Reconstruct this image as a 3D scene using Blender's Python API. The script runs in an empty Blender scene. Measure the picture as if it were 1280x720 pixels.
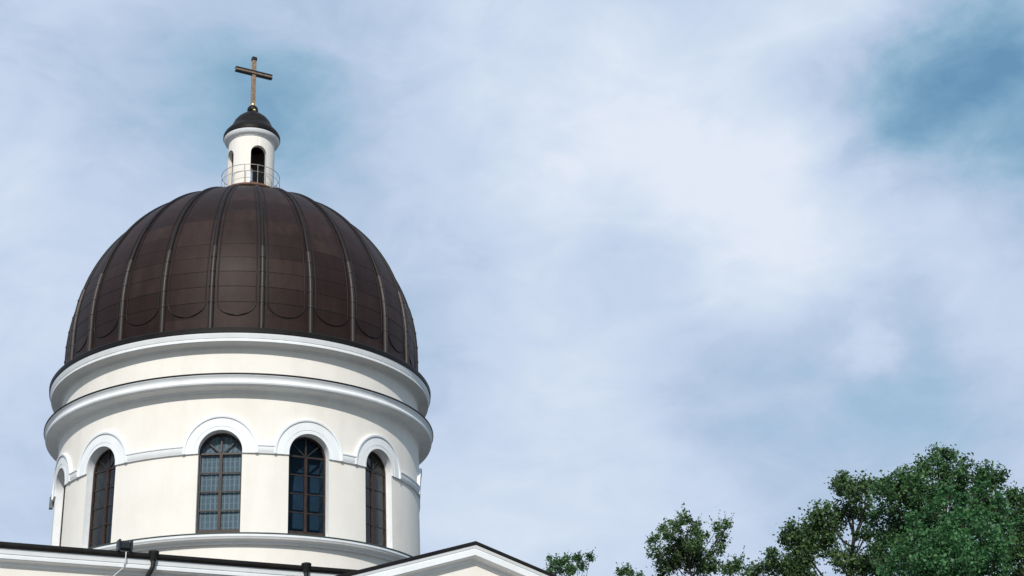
import bpy, math, random
import numpy as np
from mathutils import Vector, Matrix

PI = math.pi
R_ = math.radians
scene = bpy.context.scene
COL = scene.collection

# ------------------------------------------------------------------ camera
cam_d = bpy.data.cameras.new('camera')
cam_d.sensor_width = 36.0
cam_d.lens = 1800.0 / 1280.0 * 36.0
cam_d.clip_start = 0.1
cam_d.clip_end = 3000
cam = bpy.data.objects.new('camera', cam_d)
COL.objects.link(cam)
fw = Vector((0.18058264, 0.89351576, 0.4111198))
rt = Vector((0.98313242, -0.17630025, -0.04867096))
up = Vector((-0.02899226, -0.41297434, 0.91028108))
m3 = Matrix((rt, up, -fw)).transposed()
cam.matrix_world = Matrix.Translation((0, -51.8776, 1.65)) @ m3.to_4x4()
scene.camera = cam

# ------------------------------------------------------------------ light
SUN_AZ, SUN_EL = R_(-11.0), R_(36.0)          # azimuth from the -Y axis towards +X
sdir = Vector((math.sin(SUN_AZ) * math.cos(SUN_EL), -math.cos(SUN_AZ) * math.cos(SUN_EL), math.sin(SUN_EL)))
sun_d = bpy.data.lights.new('sun', 'SUN')
sun_d.energy = 3.75
sun_d.angle = R_(0.7)
sun_d.color = (1.0, 0.955, 0.89)
sun = bpy.data.objects.new('sun', sun_d)
sun.rotation_euler = sdir.to_track_quat('Z', 'Y').to_euler()
sun.location = (-10, -60, 60)
COL.objects.link(sun)

world = bpy.data.worlds.new('World')
scene.world = world
world.use_nodes = True
nt = world.node_tree
nt.nodes.clear()


class NT:
    """small helper that writes node graphs"""
    def __init__(self, tree):
        self.t = tree

    def n(self, kind, **kw):
        x = self.t.nodes.new(kind)
        for k, v in kw.items():
            setattr(x, k, v)
        return x

    def link(self, a, b):
        self.t.links.new(a, b)

    def put(self, sock, v):
        if hasattr(v, 'is_output') or isinstance(v, bpy.types.NodeSocket):
            self.link(v, sock)
        else:
            sock.default_value = v

    def math(self, op, a, b=0.0, c=0.0, clamp=False):
        x = self.n('ShaderNodeMath', operation=op)
        x.use_clamp = clamp
        self.put(x.inputs[0], a)
        self.put(x.inputs[1], b)
        if op in ('MULTIPLY_ADD',):
            self.put(x.inputs[2], c)
        return x.outputs[0]

    def vmath(self, op, a, b):
        x = self.n('ShaderNodeVectorMath', operation=op)
        self.put(x.inputs[0], a)
        self.put(x.inputs[1], b)
        return x.outputs['Value'] if op in ('DOT_PRODUCT', 'LENGTH') else x.outputs[0]

    def noise(self, vec, scale, detail=4, rough=0.55, out=0, dist=0.0):
        x = self.n('ShaderNodeTexNoise')
        self.put(x.inputs['Vector'], vec)
        x.inputs['Scale'].default_value = scale
        x.inputs['Detail'].default_value = detail
        x.inputs['Roughness'].default_value = rough
        x.inputs['Distortion'].default_value = dist
        return x.outputs[out]

    def ramp(self, fac, stops, interp='LINEAR'):
        x = self.n('ShaderNodeValToRGB')
        r = x.color_ramp
        r.interpolation = interp
        while len(r.elements) < len(stops):
            r.elements.new(0.5)
        for e, (p, c) in zip(r.elements, stops):
            e.position = p
            e.color = c if len(c) == 4 else (*c, 1)
        self.put(x.inputs[0], fac)
        return x.outputs[0]

    def mix(self, fac, a, b, mode='MIX'):
        x = self.n('ShaderNodeMix', data_type='RGBA', blend_type=mode)
        self.put(x.inputs['Factor'], fac)
        ins = [s for s in x.inputs if s.type == 'RGBA']
        self.put(ins[0], a)
        self.put(ins[1], b)
        return [s for s in x.outputs if s.type == 'RGBA'][0]


SKY = 0.1
w = NT(nt)
tc = w.n('ShaderNodeTexCoord')
dirv = w.vmath('NORMALIZE', tc.outputs['Generated'], (0, 0, 0))
sky = w.n('ShaderNodeTexSky', sky_type='NISHITA')
sky.sun_disc = False
sky.sun_elevation = SUN_EL
sky.sun_rotation = R_(180) - SUN_AZ
sky.air_density = 1.0
sky.dust_density = 1.5
# slow drift of the cloud banks: the direction is bent by a soft noise before the banks are looked up
warp = w.noise(dirv, 6.0, 8, 0.58, out=1)
wv = w.vmath('SUBTRACT', warp, (0.5, 0.5, 0.5))
sc = w.n('ShaderNodeVectorMath', operation='SCALE')
w.link(wv, sc.inputs[0])
sc.inputs['Scale'].default_value = 0.13
bent = w.vmath('NORMALIZE', w.vmath('ADD', dirv, sc.outputs[0]), (0, 0, 0))
BANKS = [(0.21, 0.844, 0.493, 112.1, 0.3), (0.296, 0.834, 0.466, 144.0, 0.3), (0.348, 0.825, 0.445, 267.8, 0.28), (0.406, 0.73, 0.55, 400.0, 0.42), (0.48, 0.799, 0.361, 225.0, 0.25), (0.183, 0.934, 0.308, 89.8, 0.40), (-0.131, 0.881, 0.454, 112.1, 0.14), (0.321, 0.897, 0.303, 144.0, 0.1), (0.403, 0.846, 0.349, 4132.7, 0.42), (0.44, 0.795, 0.42, 500.0, 0.22), (0.46, 0.755, 0.468, 2600.0, 0.16), (0.484, 0.737, 0.472, 2600.0, 0.16), (0.375, 0.84, 0.393, 506.2, 0.2), (0.13, 0.82, 0.557, 126.6, 0.05), (-0.123, 0.829, 0.545, 144.0, 0.05), (0.447, 0.74, 0.503, 448.4, -0.36), (0.486, 0.745, 0.457, 400.0, -0.36), (0.399, 0.752, 0.524, 661.2, -0.16), (0.485, 0.711, 0.509, 661.2, -0.12), (0.261, 0.872, 0.413, 506.2, -0.25), (0.13, 0.917, 0.377, 267.8, -0.28), (-0.03, 0.852, 0.522, 324.0, -0.3), (0.057, 0.86, 0.507, 324.0, -0.24), (0.381, 0.855, 0.352, 191.7, -0.25), (0.428, 0.827, 0.365, 900.0, -0.25), (0.3, 0.885, 0.357, 165.3, -0.16), (0.456, 0.83, 0.321, 225.0, -0.1), (0.157, 0.873, 0.462, 506.2, -0.05), (0.428, 0.775, 0.465, 900.0, -0.2), (-0.14, 0.947, 0.288, 225.0, 0.05)]
dens = None
for bx, by, bz, k, a in BANKS:
    l = math.sqrt(bx * bx + by * by + bz * bz)
    d = w.vmath('DOT_PRODUCT', bent, (bx / l, by / l, bz / l))
    g = w.math('MULTIPLY', w.math('EXPONENT', w.math('MULTIPLY', w.math('SUBTRACT', d, 1.0), k)), a)
    g = w.math('MULTIPLY', g, 0.78 if a > 0 else 0.95)
    dens = g if dens is None else w.math('ADD', dens, g)
mp = w.n('ShaderNodeMapping')
w.link(dirv, mp.inputs[0])
mp.inputs['Rotation'].default_value = (0.0, R_(28), 0.0)
mp.inputs['Scale'].default_value = (1.0, 1.0, 1.5)
fine = w.noise(mp.outputs[0], 7.0, 7, 0.52, dist=0.4)
big = w.noise(dirv, 2.2, 3, 0.5)
dens = w.math('ADD', dens, w.math('MULTIPLY', w.math('SUBTRACT', fine, 0.5), 0.52))
dens = w.math('ADD', dens, w.math('MULTIPLY', w.math('SUBTRACT', big, 0.5), 0.2))
wmap = w.n('ShaderNodeMapping')
w.link(dirv, wmap.inputs[0])
wmap.inputs['Rotation'].default_value = (R_(15), R_(-35), R_(20))
wmap.inputs['Scale'].default_value = (1.0, 0.8, 2.0)
wisp = w.noise(wmap.outputs[0], 13.0, 8, 0.58, dist=0.8)
dens = w.math('ADD', dens, w.math('MULTIPLY', w.math('SUBTRACT', wisp, 0.5), 0.36))
sp_ = w.n('ShaderNodeSeparateXYZ')
w.link(dirv, sp_.inputs[0])
behind = w.ramp(w.math('MULTIPLY', sp_.outputs[1], -1.0), [(0.0, (0, 0, 0)), (0.5, (1, 1, 1))])   # unseen sky behind the camera, cloud thinned there to cut the facade's fill
dens = w.math('SUBTRACT', dens, w.math('MULTIPLY', behind, 0.42))
dens = w.math('MULTIPLY_ADD', dens, 1.18, 0.53, clamp=True)
cloud = w.ramp(dens, [(0.0, (0.165, 0.385, 0.60)), (0.22, (0.30, 0.51, 0.69)), (0.45, (0.455, 0.58, 0.76)), (0.7, (0.58, 0.68, 0.855)), (0.9, (0.68, 0.77, 0.90)), (1.0, (0.76, 0.82, 0.93))])
cl10 = w.mix(1.0, cloud, (1 / SKY, 1 / SKY, 1 / SKY, 1), 'MULTIPLY')
cover = w.ramp(dens, [(0.0, (0.55, 0.55, 0.55)), (0.35, (0.9, 0.9, 0.9)), (0.6, (1, 1, 1))])
bg = w.n('ShaderNodeBackground')
w.link(w.mix(cover, sky.outputs[0], cl10), bg.inputs[0])
bg.inputs[1].default_value = SKY
wo = w.n('ShaderNodeOutputWorld')
w.link(bg.outputs[0], wo.inputs[0])

vs = scene.view_settings
vs.view_transform = 'Standard'
vs.look = 'None'
vs.gamma = 1.0
vs.exposure = 0.0
vs.use_curve_mapping = False
scene.render.film_transparent = False
try:
    scene.cycles.transparent_max_bounces = 16
    scene.cycles.max_bounces = 8
except Exception:
    pass


# ------------------------------------------------------------------ materials
def mat(name):
    m = bpy.data.materials.new(name)
    m.use_nodes = True
    m.node_tree.nodes.clear()
    g = NT(m.node_tree)
    out = g.n('ShaderNodeOutputMaterial')
    bsdf = g.n('ShaderNodeBsdfPrincipled')
    g.link(bsdf.outputs[0], out.inputs[0])
    return m, g, bsdf, out


def bump(g, bsdf, h, strength, dist=0.02):
    b = g.n('ShaderNodeBump')
    b.inputs['Strength'].default_value = strength
    b.inputs['Distance'].default_value = dist
    g.link(h, b.inputs['Height'])
    g.link(b.outputs[0], bsdf.inputs['Normal'])


def plaster(name, base, dirt, amount, rough=0.85):
    m, g, b, o = mat(name)
    co = g.n('ShaderNodeTexCoord').outputs['Object']
    mpn = g.n('ShaderNodeMapping')
    g.link(co, mpn.inputs[0])
    mpn.inputs['Scale'].default_value = (1.3, 1.3, 0.16)
    streak = g.noise(mpn.outputs[0], 1.4, 6, 0.6)
    blot = g.noise(co, 0.55, 5, 0.6)
    f = g.math('ADD', g.math('MULTIPLY', streak, 0.45), g.math('MULTIPLY', blot, 0.55))
    f = g.ramp(f, [(0.42, (0, 0, 0)), (0.75, (1, 1, 1))])
    f = g.math('MULTIPLY', f, amount)
    c = g.mix(f, (*base, 1), (*dirt, 1))
    g.link(c, b.inputs['Base Color'])
    b.inputs['Roughness'].default_value = rough
    b.inputs['Specular IOR Level'].default_value = 0.25
    hh = g.math('ADD', g.math('MULTIPLY', g.noise(co, 45, 4, 0.6), 0.10), g.math('MULTIPLY', g.noise(co, 2.6, 4, 0.55), 1.0))
    bump(g, b, hh, 0.30, 0.025)
    return m


M = {}
M['stucco'] = plaster('cream_stucco', (0.80, 0.768, 0.708), (0.55, 0.49, 0.42), 0.36)
M['trim'] = plaster('white_trim', (0.81, 0.835, 0.85), (0.50, 0.49, 0.46), 0.42, 0.7)
M['soffit'] = plaster('old_white_trim', (0.74, 0.73, 0.71), (0.5, 0.48, 0.46), 0.35, 0.75)


def simple(name, col, rough=0.5, metal=0.0, var=0.25, scale=6.0, bmp=0.0, spec=0.5):
    m, g, b, o = mat(name)
    co = g.n('ShaderNodeTexCoord').outputs['Object']
    nz = g.noise(co, scale, 5, 0.6)
    lo = tuple(c * (1 - var) for c in col)
    hi = tuple(min(1, c * (1 + var)) for c in col)
    g.link(g.ramp(nz, [(0.3, lo), (0.7, hi)]), b.inputs['Base Color'])
    b.inputs['Metallic'].default_value = metal
    b.inputs['Specular IOR Level'].default_value = spec
    rr = g.math('MULTIPLY_ADD', nz, 0.25, rough - 0.12)
    g.link(rr, b.inputs['Roughness'])
    if bmp:
        bump(g, b, nz, bmp, 0.01)
    return m


M['dark'] = simple('dark_sheet_metal', (0.010, 0.0085, 0.008), 0.5, 0.0, 0.4, 3.0, 0.0, 0.2)
M['cap'] = simple('lantern_cap_sheets', (0.009, 0.0072, 0.0056), 0.5, 0.0, 0.5, 3.0, 0.2, 0.14)
M['rib'] = simple('rib_metal', (0.023, 0.0155, 0.013), 0.5, 0.05, 0.35, 5.0, 0.0, 0.4)
M['seam'] = simple('seam_metal', (0.009, 0.006, 0.006), 0.55, 0.0, 0.3, 8.0, 0.0, 0.25)
M['frame'] = simple('brown_window_paint', (0.036, 0.020, 0.014), 0.5, 0.0, 0.4, 7.0, 0.0, 0.35)
M['bar'] = simple('dark_glazing_bar', (0.020, 0.012, 0.010), 0.5, 0.0, 0.35, 7.0)
M['gold'] = simple('worn_gilding', (0.30, 0.20, 0.13), 0.42, 0.4, 0.35, 9.0)
M['brass'] = simple('bright_brass', (0.75, 0.52, 0.22), 0.25, 0.9, 0.15, 9.0)
M['black'] = simple('black_enamel', (0.012, 0.012, 0.013), 0.4, 0.0, 0.3, 9.0)
M['rail'] = simple('grey_railing_steel', (0.30, 0.29, 0.28), 0.45, 0.3, 0.25, 9.0)
M['rust'] = simple('brown_sheet', (0.16, 0.075, 0.045), 0.7, 0.0, 0.4, 5.0)
M['flash'] = simple('green_grey_flashing', (0.055, 0.085, 0.082), 0.45, 0.1, 0.3, 4.0)
M['cable'] = simple('white_cable_sheath', (0.72, 0.72, 0.72), 0.5, 0.0, 0.05)
M['greybox'] = simple('grey_box_paint', (0.10, 0.11, 0.11), 0.5, 0.0, 0.2)
M['roof'] = simple('roof_sheet', (0.04, 0.036, 0.034), 0.5, 0.0, 0.3, 2.0)

# dome sheets: every tray of metal between two ribs and two cross seams weathers a little differently
ROW0, ROWH = 20.1 + 1.65, 0.585


def dome_material():
    m, g, b, o = mat('brown_dome_sheets')
    co = g.n('ShaderNodeTexCoord').outputs['Object']
    sp = g.n('ShaderNodeSeparateXYZ')
    g.link(co, sp.inputs[0])
    ang = g.math('ARCTAN2', sp.outputs[0], g.math('MULTIPLY', sp.outputs[1], -1.0))
    ai = g.math('FLOOR', g.math('ADD', g.math('DIVIDE', ang, R_(15)), 0.0))
    zi = g.math('FLOOR', g.math('DIVIDE', g.math('SUBTRACT', sp.outputs[2], ROW0), ROWH))
    cb = g.n('ShaderNodeCombineXYZ')
    g.link(ai, cb.inputs[0])
    g.link(zi, cb.inputs[1])
    wn = g.n('ShaderNodeTexWhiteNoise', noise_dimensions='3D')
    g.link(cb.outputs[0], wn.inputs[0])
    mp_ = g.n('ShaderNodeMapping')
    g.link(co, mp_.inputs[0])
    mp_.inputs['Scale'].default_value = (1.5, 1.5, 0.35)
    st = g.noise(mp_.outputs[0], 1.6, 7, 0.65)
    f = g.math('ADD', g.math('MULTIPLY', wn.outputs[0], 0.35), g.math('MULTIPLY', st, 0.75))
    c = g.ramp(f, [(0.25, (0.0135, 0.0058, 0.0046)), (0.6, (0.0240, 0.0120, 0.0098)), (0.95, (0.046, 0.028, 0.024))])
    g.link(c, b.inputs['Base Color'])
    b.inputs['Metallic'].default_value = 0.1
    g.link(g.math('MULTIPLY_ADD', f, 0.2, 0.43), b.inputs['Roughness'])
    b.inputs['Specular IOR Level'].default_value = 0.17
    bump(g, b, g.noise(co, 2.2, 4, 0.6), 0.35, 0.03)
    return m


M['dome'] = dome_material()


def glass_material():
    m, g, b, o = mat('window_glass')
    m.node_tree.nodes.remove(b)
    tr = g.n('ShaderNodeBsdfTransparent')
    tr.inputs[0].default_value = (0.70, 0.80, 0.86, 1)
    gl = g.n('ShaderNodeBsdfGlossy')
    gl.inputs['Roughness'].default_value = 0.03
    co = g.n('ShaderNodeTexCoord').outputs['Object']
    bp = g.n('ShaderNodeBump')
    bp.inputs['Strength'].default_value = 0.25
    bp.inputs['Distance'].default_value = 0.01
    g.link(g.noise(co, 2.5, 2, 0.5), bp.inputs['Height'])
    g.link(bp.outputs[0], gl.inputs['Normal'])
    fr = g.n('ShaderNodeFresnel')
    fr.inputs[0].default_value = 1.19
    mx = g.n('ShaderNodeMixShader')
    g.link(fr.outputs[0], mx.inputs[0])
    g.link(tr.outputs[0], mx.inputs[1])
    g.link(gl.outputs[0], mx.inputs[2])
    g.link(mx.outputs[0], o.inputs[0])
    return m


M['glass'] = glass_material()
def lace_material():
    m, g, b, o = mat('pale_lace')
    co = g.n('ShaderNodeTexCoord').outputs['Object']
    sp = g.n('ShaderNodeSeparateXYZ')
    g.link(co, sp.inputs[0])
    vx = g.math('FRACT', g.math('MULTIPLY', sp.outputs[0], 7.5))
    vz = g.math('FRACT', g.math('MULTIPLY', sp.outputs[2], 5.0))
    line = g.math('MAXIMUM', g.math('LESS_THAN', vx, 0.3), g.math('MULTIPLY', g.math('LESS_THAN', vz, 0.16), 0.7))
    mp_ = g.n('ShaderNodeMapping')
    g.link(co, mp_.inputs[0])
    mp_.inputs['Scale'].default_value = (6.0, 6.0, 0.8)
    f = g.math('ADD', g.math('MULTIPLY', line, 0.5), g.math('MULTIPLY', g.noise(mp_.outputs[0], 2.0, 4, 0.6), 0.6))
    g.link(g.ramp(f, [(0.15, (0.11, 0.135, 0.15)), (0.9, (0.27, 0.29, 0.30))]), b.inputs['Base Color'])
    b.inputs['Roughness'].default_value = 0.95
    return m


M['curtain'] = lace_material()
M['navy_blind'] = simple('navy_blind', (0.012, 0.035, 0.060), 0.9, 0.0, 0.25, 2.0)  # bluish gloom of the drum interior, put into the colour
M['dark_blind'] = simple('dark_blind', (0.010, 0.012, 0.016), 0.9, 0.0, 0.4, 2.0)  # near-black colour stands for the unlit room behind the panes


def leaf_material(name, a, b_, c_):
    m, g, b, o = mat(name)
    geo = g.n('ShaderNodeNewGeometry')
    co = g.n('ShaderNodeTexCoord').outputs['Object']
    patch = g.noise(co, 0.9, 3, 0.6)
    f = g.math('ADD', g.math('MULTIPLY', geo.outputs['Random Per Island'], 0.55), g.math('MULTIPLY', patch, 0.6))
    c = g.ramp(f, [(0.2, a), (0.55, b_), (0.95, c_)])
    g.link(c, b.inputs['Base Color'])
    b.inputs['Roughness'].default_value = 0.5
    b.inputs['Specular IOR Level'].default_value = 0.35
    tl = g.n('ShaderNodeBsdfTranslucent')
    g.link(c, tl.inputs[0])
    mx = g.n('ShaderNodeMixShader')
    mx.inputs[0].default_value = 0.32
    g.link(b.outputs[0], mx.inputs[1])
    g.link(tl.outputs[0], mx.inputs[2])
    g.link(mx.outputs[0], o.inputs[0])
    return m


M['leaf_olive'] = leaf_material('olive_leaves', (0.028, 0.062, 0.022), (0.070, 0.138, 0.046), (0.145, 0.225, 0.088))
M['leaf_dark'] = leaf_material('deep_green_leaves', (0.024, 0.062, 0.022), (0.058, 0.138, 0.046), (0.120, 0.220, 0.080))
M['leaf_bright'] = leaf_material('bright_green_leaves', (0.024, 0.072, 0.026), (0.054, 0.165, 0.058), (0.110, 0.255, 0.095))
M['bark'] = simple('grey_brown_bark', (0.032, 0.025, 0.020), 0.9, 0.0, 0.4, 7.0, 0.5)


def ground_material():
    m, g, b, o = mat('pale_paving')
    co = g.n('ShaderNodeTexCoord').outputs['Object']
    bk = g.n('ShaderNodeTexBrick')
    g.link(co, bk.inputs[0])
    bk.inputs['Scale'].default_value = 1.0
    bk.inputs['Color1'].default_value = (0.175, 0.15, 0.125, 1)
    bk.inputs['Color2'].default_value = (0.145, 0.125, 0.105, 1)
    bk.inputs['Mortar'].default_value = (0.12, 0.11, 0.10, 1)
    bk.inputs['Mortar Size'].default_value = 0.01
    c = g.mix(g.noise(co, 0.3, 5, 0.6), bk.outputs[0], (0.13, 0.115, 0.10, 1))
    g.link(c, b.inputs['Base Color'])
    b.inputs['Roughness'].default_value = 0.85
    return m


M['ground'] = ground_material()


# ------------------------------------------------------------------ mesh helpers
class MB:
    def __init__(self):
        self.v = []
        self.f = []

    def add(self, vs_, fs):
        o = len(self.v)
        self.v += [tuple(x) for x in vs_]
        self.f += [tuple(i + o for i in q) for q in fs]

    def quad(self, a, b, c, d):
        self.add((a, b, c, d), ((0, 1, 2, 3),))

    def box(self, x0, x1, y0, y1, z0, z1, T=None):
        v = [(x, y, z) for z in (z0, z1) for y in (y0, y1) for x in (x0, x1)]
        if T:
            v = [T(*q) for q in v]
        self.add(v, ((0, 2, 3, 1), (4, 5, 7, 6), (0, 1, 5, 4), (2, 6, 7, 3), (0, 4, 6, 2), (1, 3, 7, 5)))

    def bevbox(self, x0, x1, y0, y1, z0, z1, c=0.02):
        """box with chamfered edges all round"""
        xs, ys, zs = (x0, x1), (y0, y1), (z0, z1)
        v, idx = [], {}
        for i in (0, 1):
            for j in (0, 1):
                for k in (0, 1):
                    for ax in range(3):
                        q = [xs[i] + (c if i == 0 else -c), ys[j] + (c if j == 0 else -c), zs[k] + (c if k == 0 else -c)]
                        q[ax] = (xs[i], ys[j], zs[k])[ax]
                        idx[i, j, k, ax] = len(v)
                        v.append(tuple(q))
        f = []
        for ax in range(3):
            o1, o2 = [a for a in range(3) if a != ax]
            for s in (0, 1):
                q = []
                for a, b in ((0, 0), (1, 0), (1, 1), (0, 1)):
                    t = [0, 0, 0]
                    t[ax], t[o1], t[o2] = s, a, b
                    q.append(idx[(*t, ax)])
                f.append(q)
            for a in (0, 1):
                for b in (0, 1):
                    q = []
                    for s, which in ((0, o1), (0, o2), (1, o2), (1, o1)):
                        t = [0, 0, 0]
                        t[ax], t[o1], t[o2] = s, a, b
                        q.append(idx[(*t, which)])
                    f.append(q)
        for i in (0, 1):
            for j in (0, 1):
                for k in (0, 1):
                    f.append([idx[i, j, k, a] for a in range(3)])
        self.add(v, f)

    def revolve(self, prof, seg=180, cx=0.0, cy=0.0, t0=0.0, t1=2 * PI):
        full = abs((t1 - t0) - 2 * PI) < 1e-6
        n = seg if full else seg + 1
        v, f = [], []
        for i in range(n):
            t = t0 + (t1 - t0) * i / seg
            s, c = math.sin(t), -math.cos(t)
            for r, z in prof:
                v.append((cx + r * s, cy + r * c, z))
        k = len(prof)
        for i in range(seg):
            j = (i + 1) % n
            for a in range(k - 1):
                f.append((i * k + a, j * k + a, j * k + a + 1, i * k + a + 1))
        self.add(v, f)

    def tube(self, pts, rad, seg=8, caps=True):
        pts = [Vector(q) for q in pts]
        n = len(pts)
        rads = rad if isinstance(rad, (list, tuple)) else [rad] * n
        v, f = [], []
        ref = None
        for i in range(n):
            d = (pts[min(i + 1, n - 1)] - pts[max(i - 1, 0)])
            if d.length < 1e-9:
                d = Vector((0, 0, 1))
            d.normalize()
            if ref is None:
                ref = Vector((0, 0, 1)) if abs(d.z) < 0.9 else Vector((1, 0, 0))
            a = d.cross(ref)
            if a.length < 1e-6:
                a = d.cross(Vector((0.3, 1, 0.2)))
            a.normalize()
            b = d.cross(a).normalized()
            ref = b.cross(d) * -1 if False else ref
            for s in range(seg):
                t = 2 * PI * s / seg
                v.append(pts[i] + (a * math.cos(t) + b * math.sin(t)) * rads[i])
        for i in range(n - 1):
            for s in range(seg):
                s2 = (s + 1) % seg
                f.append((i * seg + s, i * seg + s2, (i + 1) * seg + s2, (i + 1) * seg + s))
        if caps:
            f.append(tuple(range(seg))[::-1])
            f.append(tuple((n - 1) * seg + s for s in range(seg)))
        self.add(v, f)

    def sphere(self, c, r, seg=20, rings=12, sz=1.0):
        prof = [(max(1e-4, r * math.sin(PI * i / rings)), c[2] - r * sz * math.cos(PI * i / rings)) for i in range(rings + 1)]
        self.revolve(prof, seg, c[0], c[1])

    def build(self, name, m, parent=None, smooth=35.0):
        me = bpy.data.meshes.new(name)
        me.from_pydata(self.v, [], self.f)
        me.materials.append(m)
        if smooth:
            import bmesh
            bm = bmesh.new()
            bm.from_mesh(me)
            bmesh.ops.remove_doubles(bm, verts=bm.verts, dist=1e-4)
            bmesh.ops.recalc_face_normals(bm, faces=bm.faces)
            bm.to_mesh(me)
            bm.free()
            me.polygons.foreach_set('use_smooth', [True] * len(me.polygons))
            me.set_sharp_from_angle(angle=R_(smooth))
        me.update()
        o = bpy.data.objects.new(name, me)
        COL.objects.link(o)
        o.parent = parent
        return o


def tag(o, label=None, cat=None, group=None, kind=None):
    for k, v in (('label', label), ('category', cat), ('group', group), ('kind', kind)):
        if v:
            o[k] = v
    return o


def empty(name, loc=(0, 0, 0), rz=0.0):
    o = bpy.data.objects.new(name, None)
    o.location = loc
    o.rotation_euler = (0, 0, rz)
    o.empty_display_size = 0.3
    COL.objects.link(o)
    return o


# ------------------------------------------------------------------ ground
g_ = MB()
g_.add([(-1500, -1500, 0), (1500, -1500, 0), (1500, 1500, 0), (-1500, 1500, 0)], [(0, 1, 2, 3)])
tag(g_.build('ground', M['ground'], smooth=0), kind='structure')

# ------------------------------------------------------------------ cathedral
H = 1.65                      # every height below is measured from the eye; the ground lies H lower
AZ = R_(19.4)                 # the facade is turned this far from the viewer
church = tag(empty('cathedral', (0, 0, 0), AZ),
             'cream cathedral with a brown ribbed metal dome, arched drum windows and a cross-topped lantern', 'church')


def zh(prof):
    return [(r, z + H) for r, z in prof]


def polar(r, t, z):
    return (r * math.sin(t), -r * math.cos(t), z)


RD = 6.5
HW = math.asin(0.70 / RD)     # half angle of a window opening
ZB, ZS = 12.08 + H, 14.80 + H
WIN = [R_(a) for a in (-25.7, 0.0, 25.7, -64.3, -90.0, -115.7, 64.3)]


def arched_cylinder(mb, R, z0, z1, openings, hw, zb, zs, step=R_(1.0), start=-PI):
    """cylinder surface with round-headed openings"""
    brk = set(round(start + i * step, 6) for i in range(int(round(2 * PI / step)) + 1))
    for c in openings:
        brk = set(b for b in brk if abs(b - c) > hw + 1e-4)
        for i in range(-14, 15):
            brk.add(round(c + hw * math.sin(PI / 2 * i / 14), 6))
    brk = sorted(brk)
    r = R * math.sin(hw)
    for a, b in zip(brk, brk[1:]):
        m = (a + b) / 2
        hit = [c for c in openings if abs(m - c) < hw]
        if hit:
            c = hit[0]

            def top(t):
                x = R * math.sin(t - c)
                return zs + math.sqrt(max(0, r * r - x * x))
            mb.quad(polar(R, a, z0), polar(R, b, z0), polar(R, b, zb), polar(R, a, zb))
            mb.quad(polar(R, a, top(a)), polar(R, b, top(b)), polar(R, b, z1), polar(R, a, z1))
        else:
            mb.quad(polar(R, a, z0), polar(R, b, z0), polar(R, b, z1), polar(R, a, z1))


mb = MB()
arched_cylinder(mb, RD, 8.9 + H, 19.1 + H, WIN, HW, ZB, ZS)
drum = mb.build('drum_wall', M['stucco'], church)

# impost band between the windows
mb = MB()
RO = 1.20
order = sorted(WIN)
gapx = math.sqrt(RO * RO - 0.22 ** 2)
gap = math.asin((gapx - 0.01) / RD)
segs = [(a + gap, b - gap) for a, b in zip(order, order[1:])]
segs.append((order[-1] + gap, order[0] + 2 * PI - gap))
band = zh([(6.49, 14.70), (6.56, 14.72), (6.57, 14.76), (6.585, 14.78), (6.59, 14.93), (6.615, 14.95), (6.62, 14.99), (6.49, 15.03)])
for a, b in segs:
    mb = MB()
    mb.revolve(band, max(4, int((b - a) / R_(1))), t0=a, t1=b)
    for t in (a, b):
        mb.add([polar(r, t, z) for r, z in band], [tuple(range(len(band)))])
    mb.build('impost_band', M['trim'], church)

# string course under the windows
mb = MB()
mb.revolve(zh([(6.49, 11.70), (6.60, 11.72), (6.62, 11.78), (6.66, 11.80), (6.80, 11.835), (6.81, 11.86), (6.845, 11.90), (6.85, 11.975), (6.49, 11.98)]), 240)
sill_course = mb.build('string_course', M['trim'], church)
mb = MB()
mb.revolve(zh([(6.49, 11.984), (6.872, 11.982), (6.875, 12.01), (6.49, 12.075)]), 240)
mb.build('flashing', M['flash'], sill_course)

# lower cornice
mb = MB()
mb.revolve(zh([(6.49, 16.77), (6.53, 16.79), (6.54, 16.83), (6.565, 16.85), (6.88, 16.895), (6.89, 16.91), (6.93, 16.915), (6.97, 16.94), (6.99, 16.985), (6.985, 17.03),
              (6.955, 17.065), (6.955, 17.085), (6.965, 17.13), (6.995, 17.18), (7.03, 17.215), (7.035, 17.24), (6.49, 17.26)]), 240)
lc = mb.build('lower_cornice', M['trim'], church, 25)
mb = MB()
mb.revolve(zh([(6.49, 17.262), (7.045, 17.243), (7.06, 17.25), (7.06, 17.287), (7.04, 17.295), (6.49, 17.42)]), 240)
mb.build('flashing', M['dark'], lc)

# upper cornice
mb = MB()
mb.revolve(zh([(6.49, 18.36), (6.525, 18.38), (6.54, 18.41), (6.56, 18.425), (6.86, 18.458), (6.87, 18.465), (6.905, 18.475), (6.91, 18.54), (6.895, 18.552), (6.895, 18.572), (6.915, 18.585), (6.93, 18.64), (6.955, 18.70), (6.962, 18.745), (6.49, 18.76)]), 240)
uc = mb.build('upper_cornice', M['trim'], church, 25)
mb = MB()
mb.revolve(zh([(6.49, 18.755), (6.965, 18.748), (6.99, 18.76), (6.995, 18.82), (7.005, 18.90), (6.985, 18.935), (6.95, 18.94), (6.49, 19.10)]), 240)
mb.build('gutter', M['dark'], uc)


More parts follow.
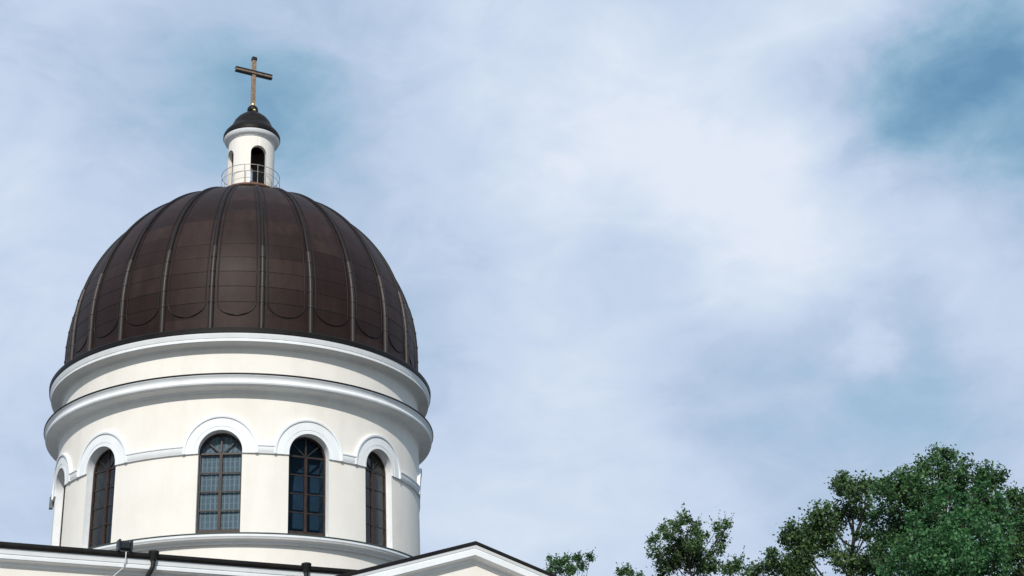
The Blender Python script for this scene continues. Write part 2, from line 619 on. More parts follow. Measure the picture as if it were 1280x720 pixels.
# windows
def window(c, backing):
    ct, st = math.cos(c), math.sin(c)

    def T(x, d, z):                           # x along the wall, d = distance from the drum axis plane, z height
        y = -d
        return (x * ct - y * st, x * st + y * ct, z)
    D = RD * math.cos(HW) - 0.30              # plane of the frame
    r = 0.70
    N = 24
    # surround: flat archivolt with raised outer roll, and the lining of the opening
    s = MB()
    prof = [(0.70, 0.0), (0.70, 0.055), (0.80, 0.058), (0.806, 0.045), (0.822, 0.045), (0.828, 0.060), (1.11, 0.064), (1.115, 0.098), (1.13, 0.106), (RO - 0.015, 0.106), (RO, 0.095), (RO, -0.02)]
    z_low = 14.72 + H
    rows = []
    for i in range(-3, 2 * N + 4):
        row = []
        for q, h in prof:
            if i < 0 or i > 2 * N:
                k = (-i if i < 0 else i - 2 * N) / 3.0
                x = -q if i < 0 else q
                z = ZS + (z_low - ZS) * k
            else:
                t = PI - PI * i / (2 * N)
                x, z = q * math.cos(t), ZS + q * math.sin(t)
            a = c + math.asin(max(-0.999, min(0.999, x / RD)))
            row.append(polar(RD + h, a, z))
        rows.append(row)
    base = len(prof)
    s.add([q for row in rows for q in row], [(i * base + j, (i + 1) * base + j, (i + 1) * base + j + 1, i * base + j + 1) for i in range(len(rows) - 1) for j in range(base - 1)]
          + [tuple(range(base)), tuple((len(rows) - 1) * base + j for j in range(base))])
    path = [(-r, ZB), (-r, ZS)] + [(r * math.cos(PI - PI * i / (2 * N)), ZS + r * math.sin(PI * i / (2 * N))) for i in range(1, 2 * N)] + [(r, ZS), (r, ZB)]
    for (x0, z0), (x1, z1) in zip(path, path[1:]):
        o0, o1 = [math.sqrt(RD * RD - x * x) + 0.002 for x in (x0, x1)]
        s.quad(T(x0, o0, z0), T(x1, o1, z1), T(x1, D - 0.03, z1), T(x0, D - 0.03, z0))
    # frame: outer frame and centre mullion, then the thin bars
    f = MB()
    fwid, fd = 0.058, 0.045
    rin = r - fwid
    inner = [(-rin, ZB + 0.20), (-rin, ZS)] + [(rin * math.cos(PI - PI * i / (2 * N)), ZS + rin * math.sin(PI * i / (2 * N))) for i in range(1, 2 * N)] + [(rin, ZS), (rin, ZB + 0.20)]
    outer = [(x, z) for x, z in path]
    outer[0] = (-r, ZB + 0.10)
    outer[-1] = (r, ZB + 0.10)
    for i in range(len(path) - 1):
        (a0, b0), (a1, b1), (c0, d0), (c1, d1) = outer[i], outer[i + 1], inner[i], inner[i + 1]
        f.quad(T(a0, D + fd, b0), T(a1, D + fd, b1), T(c1, D + fd, d1), T(c0, D + fd, d0))
        f.quad(T(c0, D + fd, d0), T(c1, D + fd, d1), T(c1, D - fd, d1), T(c0, D - fd, d0))
    f.box(-r, r, D - fd, D + fd, ZB + 0.10, ZB + 0.20, T)
    f.box(-0.045, 0.045, D - fd, D + fd + 0.012, ZB + 0.20, ZS + 0.02, T)
    win = f.build('window', M['frame'], church, 30)
    b = MB()
    b.box(-rin, rin, D - 0.03, D + 0.035, ZS - 0.03, ZS + 0.03, T)
    b.box(-0.02, 0.02, D - 0.045, D + 0.01, ZB + 0.2, ZS + 0.2, T)
    step = (ZS - ZB - 0.20) / 4.0
    for k in range(1, 4):
        zz = ZS - step * k
        b.box(-rin, rin, D - 0.02, D + 0.03, zz - 0.019, zz + 0.019, T)
    for an in (90, 42, 138):
        ca, sa = math.cos(R_(an)), math.sin(R_(an))
        w_ = 0.018 if an != 90 else 0.026
        q = [(-w_ * sa + 0.05 * ca, w_ * ca + 0.05 * sa), (w_ * sa + 0.05 * ca, -w_ * ca + 0.05 * sa), (w_ * sa + rin * ca, -w_ * ca + rin * sa), (-w_ * sa + rin * ca, w_ * ca + rin * sa)]
        b.add([T(x, D + 0.03, ZS + z) for x, z in q] + [T(x, D - 0.02, ZS + z) for x, z in q], [(0, 1, 2, 3), (4, 5, 6, 7), (0, 1, 5, 4), (1, 2, 6, 5), (2, 3, 7, 6), (3, 0, 4, 7)])
    b.build('glazing_bars', M['bar'], win, 30)
    p = MB()
    poly = [T(x, D, z) for x, z in path]
    p.add(poly, [tuple(range(len(poly)))])
    p.build('pane', M['glass'], win, 0)
    s.build('archivolt', M['trim'], win, 30)
    sl = MB()
    sl.box(-r, r, D - 0.05, math.sqrt(RD * RD - r * r) - 0.02, ZB - 0.05, ZB + 0.035, T)
    sl.box(-r, r, D - fd, D + fd - 0.012, ZB + 0.035, ZB + 0.10, T)
    sl.build('sill', M['soffit'], win, 0)
    k = MB()
    if backing == 'curtain':
        nx, rnd = 110, random.Random(3)
        ph = [rnd.uniform(0, 6.28) for _ in range(4)]
        v, fc = [], []
        for i in range(nx + 1):
            x = -0.70 + 1.40 * i / nx
            dd = D - 0.075 + 0.005 * math.sin(x * 52 + ph[0]) + 0.003 * math.sin(x * 97 + ph[1]) + 0.003 * math.sin(x * 21 + ph[2])
            top = ZS + math.sqrt(max(0, 0.49 - x * x))
            v += [T(x, dd, ZB + 0.1), T(x, dd, top)]
        fc = [(2 * i, 2 * i + 2, 2 * i + 3, 2 * i + 1) for i in range(nx)]
        k.add(v, fc)
        k.build('curtain', M['curtain'], win, 60)
    else:
        # added box behind the glass, its dark colour standing in for the shaded interior
        q2 = [(x * 0.985, z) for x, z in path]
        n2 = len(q2)
        v2 = [T(x, D - 0.035, z) for x, z in q2] + [T(x, D - 0.5, z) for x, z in q2]
        k.add(v2, [tuple(range(n2, 2 * n2))] + [(i, i + 1, n2 + i + 1, n2 + i) for i in range(n2 - 1)] + [(n2 - 1, 0, n2, 2 * n2 - 1)])
        k.build('blind', M['navy_blind' if backing == 'navy' else 'dark_blind'], win, 0)


for c, backing in zip(WIN, ('curtain', 'navy', 'dark', 'dark', 'dark', 'dark', 'dark')):
    window(c, backing)

# dome
DR, DZ, DH = 6.45, 20.4 + H, 6.8


def dome_r(z):
    if z <= DZ:
        return DR
    return DR * math.sqrt(max(0.0, 1 - ((z - DZ) / DH) ** 2))


mb = MB()
prof = [(DR, 18.95 + H), (DR, 19.5 + H), (DR, 20.0 + H)]
for i in range(0, 47):
    u = PI / 2 * i / 48
    prof.append((DR * math.cos(u), DZ + DH * math.sin(u)))
mb.revolve(prof, 240)
dome = mb.build('dome', M['dome'], church)


def dome_point(t, u, off):
    """u < 0: the upright foot, in metres below the spring; else the angle up the dome"""
    if u < 0:
        return Vector(polar(DR + off, t, DZ + u))
    n = Vector((math.cos(u) / DR, math.sin(u) / DH))
    n.normalize()
    r = DR * math.cos(u) + off * n.x
    return Vector(polar(r, t, DZ + DH * math.sin(u) + off * n.y))


UB = math.asin(1.9 / DH)                          # the round batten stops here; above it a plain ridge runs on
US = [-1.36, -0.9, -0.45, 0.0] + [UB * i / 10 for i in range(1, 11)]


def rib_mesh():
    m = MB()
    rows = []
    for i, u in enumerate(US):
        k = max(0.0, u) / (PI / 2)
        hw = 0.095 - 0.035 * k
        row = []
        for s in range(9):
            a = PI * s / 8
            q = dome_point(0.0, u, 0.005 + hw * 1.15 * math.sin(a))
            row.append((q.x + hw * math.cos(a), q.y, q.z))
        rows.append(row)
    m.add([q for r in rows for q in r], [(i * 9 + j, i * 9 + j + 1, (i + 1) * 9 + j + 1, (i + 1) * 9 + j) for i in range(len(rows) - 1) for j in range(8)])
    # joint collars on the round batten
    for j in range(4):
        z = ROW0 + ROWH * j - (0 if j else 0.0)
        zz = z - DZ
        u = zz if zz < 0 else math.asin(min(0.99, zz / DH))
        for du in (0,):
            k = max(0.0, u) / (PI / 2)
            hw = 0.107 - 0.035 * k
            d = 0.035 if u < 0 else 0.035 / DH
            rr = []
            for uu in (u - d, u + d):
                row = []
                for s in range(9):
                    a = PI * s / 8
                    q = dome_point(0.0, uu, 0.005 + hw * 1.15 * math.sin(a))
                    row.append((q.x + hw * math.cos(a), q.y, q.z))
                rr.append(row)
            m.add(rr[0] + rr[1], [(j2, j2 + 1, 9 + j2 + 1, 9 + j2) for j2 in range(8)] + [tuple(range(9)), tuple(range(9, 18))])
    return m


ribs = list(range(-7, 6))
rib0 = rib_mesh().build('rib', M['rib'], dome, 40)
rib0.rotation_euler = (0, 0, ribs[0] * R_(15))
for k in ribs[1:]:
    o = rib0.copy()
    COL.objects.link(o)
    o.parent = dome
    o.rotation_euler = (0, 0, k * R_(15))

# raised seams of the sheets: uprights beside the ribs, level joints, and the round-ended foot of each tray
mb = MB()
for k in range(-8, 6):
    t0, t1 = k * R_(15), (k + 1) * R_(15)
    for t, sg in ((t0, 1), (t1, -1)):
        pts = []
        for u in [-0.30, -0.1] + [PI / 2 * 0.85 * i / 30 for i in range(0, 31)]:
            rr = DR * (math.cos(u) if u > 0 else 1.0)
            off = 0.20 * (1 - 0.35 * max(0, u) / (PI / 2))
            pts.append(dome_point(t + sg * min(off / rr, R_(6)), u, 0.008))
        mb.tube(pts, [0.020] * len(pts), 6)
    ridge = [dome_point(t0, UB + (PI / 2 * 0.86 - UB) * i / 26, 0.015) for i in range(27)]
    mb.tube(ridge, [0.075 - 0.03 * i / 26 for i in range(27)], 8)
    # scalloped foot
    a0 = 0.20 / DR
    half = R_(7.5) - a0
    pts = []
    for i in range(0, 21):
        a = PI * i / 20
        pts.append(dome_point((t0 + t1) / 2 - half * math.cos(a), -0.30 - 0.50 * math.sin(a), 0.008))
    mb.tube(pts, 0.022, 6)
    for j in range(0, 5):
        z = ROW0 + ROWH * j - DZ
        u = z if z < 0 else math.asin(min(0.99, z / DH))
        rr = DR * (math.cos(u) if u > 0 else 1.0)
        pts = [dome_point(t0 + 0.2 / rr + (t1 - t0 - 0.4 / rr) * i / 8, u, 0.0) for i in range(9)]
        mb.tube(pts, 0.009 if j < 3 else 0.005, 5)
mb.build('seams', M['seam'], dome, 60)

# lantern
LR = 0.92
LHW = R_(21)
LZ0, LZB, LZS, LZ1 = 26.9 + H, 27.62 + H, 29.10 + H, 29.95 + H
LO = [0.0, PI / 2, -PI / 2, PI]
mb = MB()
arched_cylinder(mb, LR, LZ0, LZ1, LO, LHW, LZB, LZS, R_(3), R_(-135))
rr = LR * math.sin(LHW)
for c in LO:
    path = [(-rr, LZB), (-rr, LZS)] + [(rr * math.cos(PI - PI * i / 20), LZS + rr * math.sin(PI * i / 20)) for i in range(1, 20)] + [(rr, LZS), (rr, LZB)]

    def TL(x, d):
        y = -math.sqrt(d * d - x * x)
        return (x * math.cos(c) - y * math.sin(c), x * math.sin(c) + y * math.cos(c))
    for (x0, z0), (x1, z1) in zip(path, path[1:]):
        mb.quad((*TL(x0, LR), z0), (*TL(x1, LR), z1), (*TL(x1, LR - 0.16), z1), (*TL(x0, LR - 0.16), z0))
lantern = mb.build('lantern', M['stucco'], church, 30)
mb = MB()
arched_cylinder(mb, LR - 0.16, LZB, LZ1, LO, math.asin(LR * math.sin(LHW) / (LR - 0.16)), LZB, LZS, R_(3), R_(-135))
mb.build('lantern_lining', simple('sooty_lining', (0.13, 0.12, 0.11), 0.9, 0, 0.5, 2.0), lantern, 30)  # plaster coloured darker to hold the shade inside the lantern
mb = MB()
mb.revolve(zh([(0.90, 29.84), (0.945, 29.86), (0.955, 29.90), (1.04, 29.94), (1.07, 29.965), (1.09, 30.02), (1.115, 30.06), (1.12, 30.10), (0.6, 30.11)]), 72)
mb.build('lantern_cornice', M['trim'], lantern)
mb = MB()
mb.revolve(zh([(0.02, 29.93), (0.80, 29.93), (1.0, 30.10), (1.128, 30.103), (1.145, 30.12), (1.145, 30.25), (1.08, 30.38), (0.95, 30.54), (0.845, 30.67), (0.80, 30.78), (0.725, 30.95), (0.60, 31.12), (0.40, 31.30), (0.24, 31.37), (0.10, 31.42), (0.02, 31.43)]), 48)
mb.build('lantern_roof', M['cap'], lantern)
mb = MB()
mb.revolve(zh([(0.02, 27.50), (0.95, 27.48), (1.16, 27.50), (1.175, 27.52), (1.175, 27.575), (1.15, 27.59), (0.02, 27.60)]), 60)
mb.build('lantern_floor', M['rust'], lantern)
mb = MB()
for z, r in ((28.40 + H, 0.013), (28.10 + H, 0.008)):
    mb.tube([polar(1.15, 2 * PI * i / 64, z) for i in range(65)], r, 6, False)
for i in range(14):
    t = R_(-6 + 360 / 14 * i)
    mb.tube([polar(1.15, t, 27.55 + H), polar(1.15, t, 28.41 + H)], 0.013, 6)
mb.build('railing', M['rail'], lantern, 60)
mb = MB()
mb.box(-0.36, 0.36, -0.74, -0.70, 27.60 + H, 27.84 + H)
mb.build('threshold_board', M['rust'], lantern, 0)

# cross on its ball
mb = MB()
PH = 0.085
mb.bevbox(-PH, PH, -0.07, 0.07, 31.75 + H, 34.02 + H, 0.015)
mb.bevbox(-0.79, -PH - 0.001, -0.065, 0.065, 33.285 + H, 33.475 + H, 0.015)
mb.bevbox(PH + 0.001, 0.79, -0.065, 0.065, 33.285 + H, 33.475 + H, 0.015)
cross = mb.build('cross', M['gold'], church, 30)
mb = MB()
for z0, z1 in ((33.275, 33.345), (33.415, 33.485)):
    mb.bevbox(-0.80, 0.80, -0.085, 0.085, z0 + H, z1 + H, 0.012)
mb.build('dark_edging', M['black'], cross, 30)
mb = MB()
mb.bevbox(-PH - 0.02, PH + 0.02, -0.09, 0.09, 33.98 + H, 34.15 + H, 0.015)
mb.build('end_cap', M['black'], cross, 30)
mb = MB()
mb.sphere((0, 0, 31.57 + H), 0.225, 24, 14)
mb.revolve(zh([(0.001, 31.36), (0.2, 31.36), (0.13, 31.45), (0.12, 31.5)]), 24)
mb.build('ball', M['dark'], cross)
mb = MB()
mb.sphere((0, 0, 31.80 + H), 0.125, 20, 12)
mb.build('gilt_knob', M['brass'], cross)
mb = MB()
mb.sphere((0, -0.20, 31.47 + H), 0.07, 14, 8)
mb.build('gilt_boss', M['brass'], cross)


# ---- lower body: square block with an eave, and the pedimented portico block in front
def square_sweep(mb, prof, half, closed=False):
    v, k = [], len(prof)
    for sx, sy in ((-1, -1), (1, -1), (1, 1), (-1, 1)):
        for d, z in prof:
            v.append((sx * (half + d), sy * (half + d), z))
    f = []
    for i in range(4):
        j = (i + 1) % 4
        for a in range(k - 1):
            f.append((i * k + a, j * k + a, j * k + a + 1, i * k + a + 1))
    mb.add(v, f)


BW = 15.24
mb = MB()
square_sweep(mb, [(0, 0.0), (0, 8.6 + H)], BW)
mb.build('body_wall', M['stucco'], church, 20)
mb = MB()
square_sweep(mb, zh([(0.0, 8.25), (0.03, 8.27), (0.035, 8.33), (0.06, 8.35), (0.19, 8.365), (0.20, 8.38), (0.215, 8.385), (0.22, 8.455), (0.205, 8.462), (0.205, 8.478), (0.225, 8.49), (0.235, 8.55), (0.25, 8.60), (0.0, 8.61)]), BW)
mb.build('eave_cornice', M['trim'], church, 20)
mb = MB()
square_sweep(mb, zh([(0.0, 8.615), (0.262, 8.605), (0.30, 8.625), (0.315, 8.67), (0.305, 8.735), (0.285, 8.745), (0.27, 8.74), (0.25, 8.70)]), BW)
gut = mb.build('eave_gutter', M['dark'], church, 50)
mb = MB()
pr = [(0.26, 8.72 + H), (-BW + 6.6, 9.35 + H)]
square_sweep(mb, pr, BW)
mb.build('body_roof', M['roof'], church, 20)


def downpipe(x):
    y0 = -(BW + 0.29)
    m = MB()
    yw = -(BW + 0.09)
    pts = [(x, y0, 8.62 + H), (x, y0, 8.44 + H), (x - 0.03, y0 + 0.02, 8.36 + H), (x - 0.14, yw, 8.06 + H), (x - 0.16, yw, 7.9 + H), (x - 0.16, yw, 0.25)]
    m.tube(pts, 0.058, 12)
    p = m.build('downpipe', M['black'], church, 50)
    m = MB()
    m.revolve(zh([(0.07, 8.57), (0.085, 8.60), (0.095, 8.70), (0.125, 8.745), (0.13, 8.79), (0.10, 8.81), (0.08, 8.79)]), 20, x, y0)
    m.build('outlet_collar', M['black'], p, 50)


downpipe(-7.60)
downpipe(-3.72)

PX, PZ, PS, PW = 0.05, 9.20 + H, 0.302, 8.2       # pediment: centre, apex height, slope, half width
PF = 17.22                                        # face of the tympanum
mb = MB()
zb = PZ - PS * PW
mb.add([(PX - PW + 0.4, -PF, 0), (PX + PW - 0.4, -PF, 0), (PX + PW - 0.4, -PF, zb - 0.2), (PX, -PF, PZ - 0.25), (PX - PW + 0.4, -PF, zb - 0.2)], [(0, 1, 2, 3, 4)])
for sg in (-1, 1):
    x = PX + sg * (PW - 0.4)
    mb.quad((x, -PF, 0), (x, -15.2, 0), (x, -15.2, zb - 0.2), (x, -PF, zb - 0.2))
ped = mb.build('pediment_wall', M['stucco'], church, 0)


def rake(prof, name, m, parent, smooth=20):
    """profile of (out, drop) pairs run along both slopes, mitred at the apex"""
    b = MB()
    k = len(prof)
    v = []
    for x in (PX - PW, PX, PX + PW):
        for d, dz in prof:
            v.append((x, -(PF + d), PZ - PS * abs(x - PX) - dz))
    b.add(v, [(i * k + j, (i + 1) * k + j, (i + 1) * k + j + 1, i * k + j + 1) for i in range(2) for j in range(k - 1)])
    return b.build(name, m, parent, smooth)


rake([(0.0, 0.50), (0.03, 0.485), (0.035, 0.42), (0.06, 0.395), (0.23, 0.365), (0.24, 0.35), (0.255, 0.345), (0.26, 0.20), (0.245, 0.192), (0.245, 0.172), (0.26, 0.165), (0.275, 0.13), (0.285, 0.098), (0.0, 0.096)], 'raking_cornice', M['trim'], ped)
rake([(0.0, 0.092), (0.29, 0.094), (0.305, 0.085), (0.31, 0.02), (0.30, 0.0), (-2.0, 0.0)], 'verge_flashing', M['dark'], ped, 40)
mb = MB()
for sg in (-1, 1):
    mb.quad((PX, -(PF - 1.9), PZ - 0.004), (PX + sg * PW, -(PF - 1.9), PZ - PS * PW - 0.004), (PX + sg * PW, -15.0, PZ - PS * PW - 0.004), (PX, -7.2, PZ - 0.004))
mb.build('gable_roof', M['roof'], ped, 0)

# ------------------------------------------------------------------ small things on the building
rotA = Matrix.Rotation(AZ, 4, 'Z')


def on_church(x, y, z):
    q = rotA @ Vector((x, y, z))
    return (q.x, q.y, q.z)


fx = -8.30
fl = tag(empty('floodlight', on_church(fx, -(BW + 0.28), 8.74 + H), AZ),
         'small black floodlight box clamped on the dark gutter, below the drum window on the left', 'floodlight')
mb = MB()
mb.bevbox(-0.13, 0.13, -0.09, 0.10, 0.035, 0.215, 0.02)
body = mb.build('housing', M['black'], fl, 30)
for x in (-0.145, 0.145):
    mb = MB()
    mb.bevbox(x - 0.025, x + 0.025, -0.12, 0.12, -0.01, 0.265, 0.01)
    mb.build('bracket', M['black'], fl, 30)
mb = MB()
for k in range(5):
    mb.bevbox(-0.10 + 0.042 * k, -0.10 + 0.042 * k + 0.014, -0.08, 0.09, 0.21, 0.245, 0.003)
mb.build('cooling_fins', M['black'], body, 30)
mb = MB()
mb.bevbox(-0.10, 0.10, -0.104, -0.088, 0.06, 0.19, 0.004)
mb.build('lamp_glass', simple('smoked_glass', (0.02, 0.02, 0.022), 0.2, 0, 0.1), body, 30)

mb = MB()
mb.tube([on_church(*q) for q in ((fx + 0.03, -(BW + 0.335), 8.72 + H), (fx + 0.03, -(BW + 0.335), 8.60 + H), (fx + 0.02, -(BW + 0.27), 8.46 + H), (fx + 0.02, -(BW + 0.245), 8.37 + H), (fx - 0.02, -(BW + 0.17), 8.33 + H), (fx - 0.22, -(BW + 0.03), 8.13 + H), (fx - 0.34, -(BW + 0.02), 8.02 + H), (fx - 0.36, -(BW + 0.02), 6.5 + H))], 0.014, 6)
tag(mb.build('power_cable', M['cable'], None, 60), 'thin white cable hanging from the black floodlight over the eave moulding', 'cable')

mb = MB()
t = R_(-83.0) - AZ
for dz in (0,):
    mb.bevbox(-0.09, 0.09, -0.13, 0.0, -0.22, 0.20, 0.015)
mb.box(-0.05, 0.05, -0.01, 0.06, -0.1, 0.1)
bx = mb.build('wall_box', M['greybox'], None, 30)
bx.location = polar(RD + 0.03, R_(-83.0), 14.68 + H)
bx.rotation_euler = (0, 0, R_(-83.0))
tag(bx, 'small dark grey box fixed to the far left edge of the drum wall', 'box')

# ------------------------------------------------------------------ trees
TREES = {
'big': [(31.6, 6.9, 20.8, 0.55), (30.9, 7.3, 20.5, 0.51), (31.0, 6.5, 19.9, 0.65), (31.7, 5.4, 20.0, 0.43), (31.2, 5.0, 19.2, 0.57), (29.0, 7.1, 19.6, 0.58), (29.7, 6.8, 19.6, 0.72), (28.4, 6.5, 18.8, 0.71), (29.6, 5.9, 18.8, 0.92), (31.8, 7.3, 19.3, 0.88), (32.9, 5.8, 19.3, 0.72), (32.7, 4.7, 19.3, 0.46), (32.3, 5.5, 18.4, 0.85), (29.2, 8.6, 18.2, 0.88), (30.1, 8.0, 18.1, 1.02), (31.1, 7.4, 17.8, 1.09), (31.8, 5.7, 17.5, 0.99), (32.7, 5.4, 17.7, 0.64), (29.0, 8.0, 16.7, 1.08), (29.1, 5.8, 15.9, 1.22), (31.1, 6.5, 15.9, 1.24)],
'olive': [(28.7, 11.4, 21.1, 0.43), (29.0, 12.8, 21.0, 0.55), (29.1, 10.6, 20.2, 0.65), (30.2, 11.7, 20.9, 0.39), (29.2, 12.7, 20.0, 0.67), (27.5, 11.8, 19.5, 0.62), (30.1, 12.4, 19.7, 0.55), (28.6, 13.0, 19.2, 0.63), (28.8, 10.6, 18.2, 0.41), (30.0, 11.9, 17.7, 0.54), (25.8, 11.9, 18.6, 0.53), (27.1, 12.7, 18.9, 0.7), (27.5, 12.3, 18.1, 0.84), (26.3, 12.2, 17.7, 0.76), (28.4, 11.7, 17.1, 0.83), (29.6, 12.3, 17.1, 0.61), (25.9, 12.7, 18.3, 0.38)],
'low': [(26.9, 17.2, 18.7, 0.53), (26.9, 18.7, 18.6, 0.46), (27.4, 17.8, 18.2, 0.7), (26.6, 19.0, 18.4, 0.38), (27.7, 17.1, 18.4, 0.57), (28.3, 17.1, 17.9, 0.73)],
'bright': [(30.9, 3.0, 18.2, 0.35), (31.5, 2.5, 17.4, 0.42), (27.6, 3.0, 16.7, 0.35), (32.0, 2.0, 16.4, 0.45), (29.4, 3.2, 18.0, 0.3), (26.0, 2.6, 14.6, 0.45), (28.4, 2.4, 17.2, 0.45), (30.2, 2.0, 16.8, 0.5), (29.6, 2.2, 17.4, 0.35), (27.2, 1.9, 15.9, 0.45), (30.6, 1.2, 15.9, 0.45), (26.5, 2.2, 15.2, 0.4), (28.9, 1.5, 16.3, 0.72), (28.0, 1.2, 15.4, 0.84), (29.2, 0.6, 15.4, 0.83), (27.0, 1.0, 14.6, 0.83), (27.8, -0.3, 14.1, 1.0), (29.9, 1.3, 14.6, 0.78), (29.3, -0.6, 14.7, 0.5), (27.3, 2.5, 14.3, 0.78)],
'edge': [(34.6, 6.3, 18.7, 0.43), (35.1, 7.6, 19.4, 0.26), (34.8, 6.3, 18.2, 0.72), (34.9, 7.7, 18.1, 0.52), (34.9, 6.6, 17.1, 0.94), (33.7, 6.4, 16.3, 0.64), (34.8, 7.2, 15.9, 0.94), (36.0, 6.5, 17.7, 1.38), (36.1, 6.6, 15.9, 1.51)],
'mid': [(26.1, 28.9, 23.9, 0.38), (25.4, 28.5, 23.5, 0.43), (26.6, 29.2, 23.6, 0.43), (24.8, 28.4, 22.9, 0.42), (25.0, 29.8, 23.7, 0.24), (24.3, 29.9, 23.0, 0.29), (24.2, 29.3, 22.1, 0.43), (26.0, 29.8, 22.9, 0.72), (26.4, 28.2, 22.2, 0.61), (26.9, 28.5, 22.8, 0.43), (28.2, 29.1, 23.5, 0.38), (28.3, 28.0, 23.3, 0.24), (28.2, 28.9, 22.8, 0.38), (27.8, 28.7, 22.1, 0.43), (25.5, 30.3, 22.0, 0.82), (26.7, 30.1, 21.8, 0.96), (27.3, 29.2, 21.3, 0.76), (24.8, 30.2, 21.2, 0.67), (28.0, 27.5, 20.5, 0.47)],
'tip': [(27.4, 23.8, 20.1, 0.27), (27.2, 24.2, 19.8, 0.4), (27.4, 23.0, 19.5, 0.31)],
'hump': [(24.5, 36.9, 22.7, 0.31), (24.0, 36.9, 22.5, 0.26), (25.4, 37.7, 22.7, 0.31), (24.5, 36.3, 22.1, 0.46)],
'far': [(21.5, 45.5, 25.6, 0.34), (21.7, 44.5, 25.1, 0.39), (21.5, 45.6, 24.9, 0.45), (22.6, 45.9, 25.8, 0.28), (23.1, 46.5, 25.7, 0.45), (22.5, 46.6, 25.2, 0.51), (23.2, 45.0, 25.5, 0.28), (23.9, 46.4, 25.4, 0.4), (22.7, 44.7, 24.6, 0.61), (24.3, 45.9, 25.9, 0.17)],
}


def leaves_mesh(name, m, parent, P, size, rng):
    n = len(P)
    s = size * np.clip(rng.lognormal(-0.08, 0.36, n), 0.4, 1.5)
    nor = rng.normal(0, 1, (n, 3)) + np.array([0, -0.15, 0.55])
    nor /= np.linalg.norm(nor, axis=1)[:, None]
    a = np.cross(nor, rng.normal(0, 1, (n, 3)))
    a /= np.linalg.norm(a, axis=1)[:, None]
    b = np.cross(nor, a)
    L, W = s[:, None] * a, (s * rng.uniform(0.5, 0.75, n))[:, None] * b
    fold = nor * (s * 0.18)[:, None]
    V = np.empty((n, 4, 3))
    V[:, 0] = P - L * 0.5
    V[:, 1] = P - W * 0.5 + fold
    V[:, 2] = P + L * 0.5
    V[:, 3] = P + W * 0.5 + fold
    V = V.reshape(-1, 3)
    me = bpy.data.meshes.new(name)
    me.vertices.add(4 * n)
    me.vertices.foreach_set('co', V.ravel())
    me.loops.add(4 * n)
    me.loops.foreach_set('vertex_index', np.arange(4 * n, dtype=np.int32))
    me.polygons.add(n)
    me.polygons.foreach_set('loop_start', np.arange(0, 4 * n, 4, dtype=np.int32))
    me.update()
    me.validate()
    me.materials.append(m)
    o = bpy.data.objects.new(name, me)
    COL.objects.link(o)
    o.parent = parent
    return o


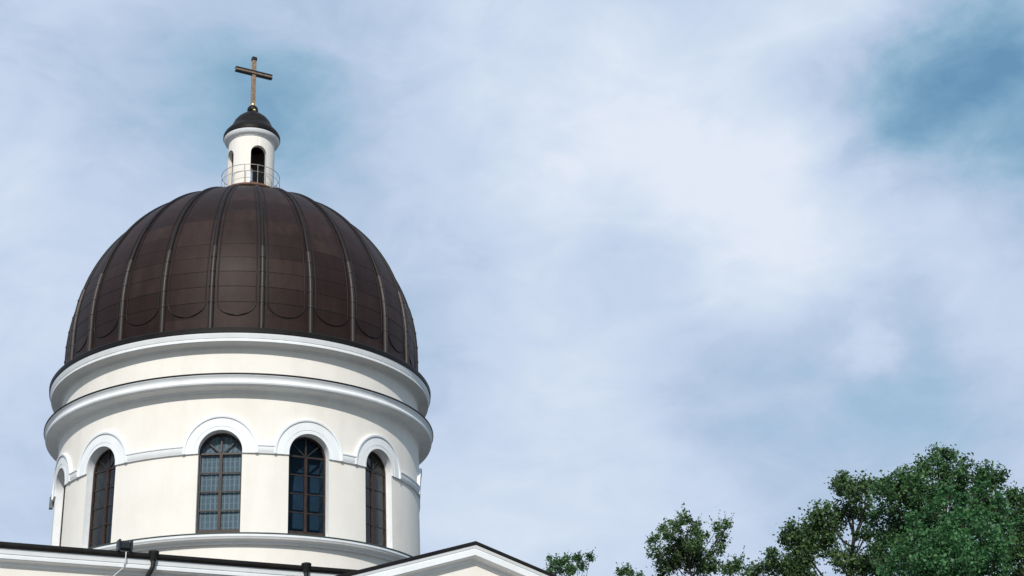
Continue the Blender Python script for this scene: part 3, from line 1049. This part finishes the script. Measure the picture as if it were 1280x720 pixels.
def tree(key, label, leaf_mat, leaf, density, seed, trunk_r=0.28, name='broadleaf_tree', loose=0.3, spray=0.45):
    rng = np.random.default_rng(seed)
    lobes = np.array(TREES[key], float)
    base = lobes[:, :3].mean(0)
    root = empty(name, (base[0], base[1], 0))
    tag(root, label, 'tree', 'trees behind the cathedral')
    lob = lobes.copy()
    lob[:, 0] -= base[0]
    lob[:, 1] -= base[1]
    ztop, zlow = (lob[:, 2] + lob[:, 3]).max(), lob[:, 2].min()
    spread = max(1.3, np.abs(lob[:, :2]).max())
    # the lower crown, which carries on down below the picture
    extra = []
    for i in range(12):
        f = (i + 0.5) / 12
        z = zlow - 0.6 - f * max(2.0, zlow - 6.5)
        an = i * 2.4 + rng.uniform(-.4, .4)
        rad = spread * (0.65 + 0.25 * math.sin(f * 3)) * rng.uniform(0.5, 1)
        extra.append((rad * math.cos(an), rad * math.sin(an), z, rng.uniform(0.9, 1.5)))
    tb = MB()
    wob = rng.normal(0, 0.2, (9, 2))
    tz = [0, 0.4, 1.6] + list(np.linspace(3.0, ztop - 3.2, 6))
    spine = [Vector((wob[i, 0] * i * .35, wob[i, 1] * i * .35, z)) for i, z in enumerate(tz)]
    trad = [trunk_r * 1.45, trunk_r * 1.1] + [trunk_r * (1 - 0.92 * z / ztop) + 0.012 for z in tz[2:]]
    tb.tube(spine, trad, 10)
    tw = []

    def at_z(z):
        for a, b in zip(spine, spine[1:]):
            if a.z <= z <= b.z:
                return a.lerp(b, (z - a.z) / (b.z - a.z))
        return spine[-1]
    P = []
    for li, (x, y, z, r) in enumerate(list(lob) + extra):
        c = Vector((x, y, z))
        hid = li >= len(lob)
        zs = max(2.2, z - 0.9 - 0.85 * math.hypot(x, y))
        s0 = at_z(min(zs, tz[-1]))
        mid = s0.lerp(c, 0.55) + Vector(rng.normal(0, 0.12, 3)) + Vector((0, 0, -0.15))
        k = trunk_r * 0.30 * (1 - 0.5 * zs / ztop)
        tb.tube([s0, s0.lerp(mid, .5) + Vector(rng.normal(0, .05, 3)), mid, mid.lerp(c, .5) + Vector(rng.normal(0, .06, 3)), c], [k, k * .8, k * .6, k * .42, k * .25], 6)
        nc = max(5, int(density * (0.45 if hid else 1.0) * (r / 0.6) ** 2 * 17))
        d = rng.normal(0, 1, (nc, 3))
        d /= np.linalg.norm(d, axis=1)[:, None]
        rad = r * rng.uniform(0.25, 1.0, nc) ** 0.6
        cc = np.array([x, y, z]) + d * rad[:, None] * np.array([1, 1, 0.92])
        for j in range(nc):
            if rng.random() < 0.5:
                tb.tube([c, c.lerp(Vector(cc[j]), 0.5) + Vector(rng.normal(0, .04, 3)), Vector(cc[j])], [k * .25, k * .16, 0.006], 4, False)
            nl = int(rng.integers(26, 60))
            cr = rng.uniform(0.10, 0.19) * (1 + loose * (r > 0.6))
            P.append(cc[j] + rng.normal(0, 1, (nl, 3)) * np.array([cr, cr, cr * 0.85]))
            # an upright spray of leaves at the tip
            if rng.random() < spray:
                ns = int(rng.integers(6, 12))
                tt = np.linspace(0, 1, ns)[:, None]
                dirn = d[j] * 0.5 + np.array([0, 0, 0.7]) + rng.normal(0, .25, 3)
                P.append(cc[j] + tt * dirn * rng.uniform(0.18, 0.42) * (1.6 if spray > 0.5 else 1.0) + rng.normal(0, 0.035, (ns, 3)))
    tb.build('trunk', M['bark'], root, 60)
    leaves_mesh('crown', leaf_mat, root, np.concatenate(P), leaf, rng)
    return root


tree('big', 'tall dark green tree with the highest crown of the clump', M['leaf_dark'], 0.15, 1.0, 11, 0.36)
tree('olive', 'olive green tree with sky showing through its airy crown, left of the tallest one', M['leaf_olive'], 0.15, 1.1, 12, 0.33)
tree('low', 'low bushy green crown at the left end of the big clump', M['leaf_olive'], 0.15, 1.0, 13, 0.26)
tree('bright', 'vivid bright green leafy tree in front of the tallest dark one', M['leaf_bright'], 0.15, 0.8, 14, 0.28)
tree('edge', 'green tree cut off by the right edge of the photo', M['leaf_dark'], 0.15, 1.0, 15, 0.34)
tree('mid', 'separate slender tree with loose upright twigs between the gable and the big clump', M['leaf_olive'], 0.15, 0.95, 16, 0.24, loose=0.0, spray=1.0)
tree('tip', 'tiny pointed green treetop between the slender tree and the big clump', M['leaf_olive'], 0.14, 0.9, 17, 0.2, spray=1.0)
tree('hump', 'faint rounded treetop just showing left of the slender tree', M['leaf_olive'], 0.15, 0.7, 18, 0.2, spray=1.0)
tree('far', 'small dark sparse treetop just beside the right slope of the gable', M['leaf_dark'], 0.16, 0.6, 19, 0.22, loose=0.0, spray=1.0)
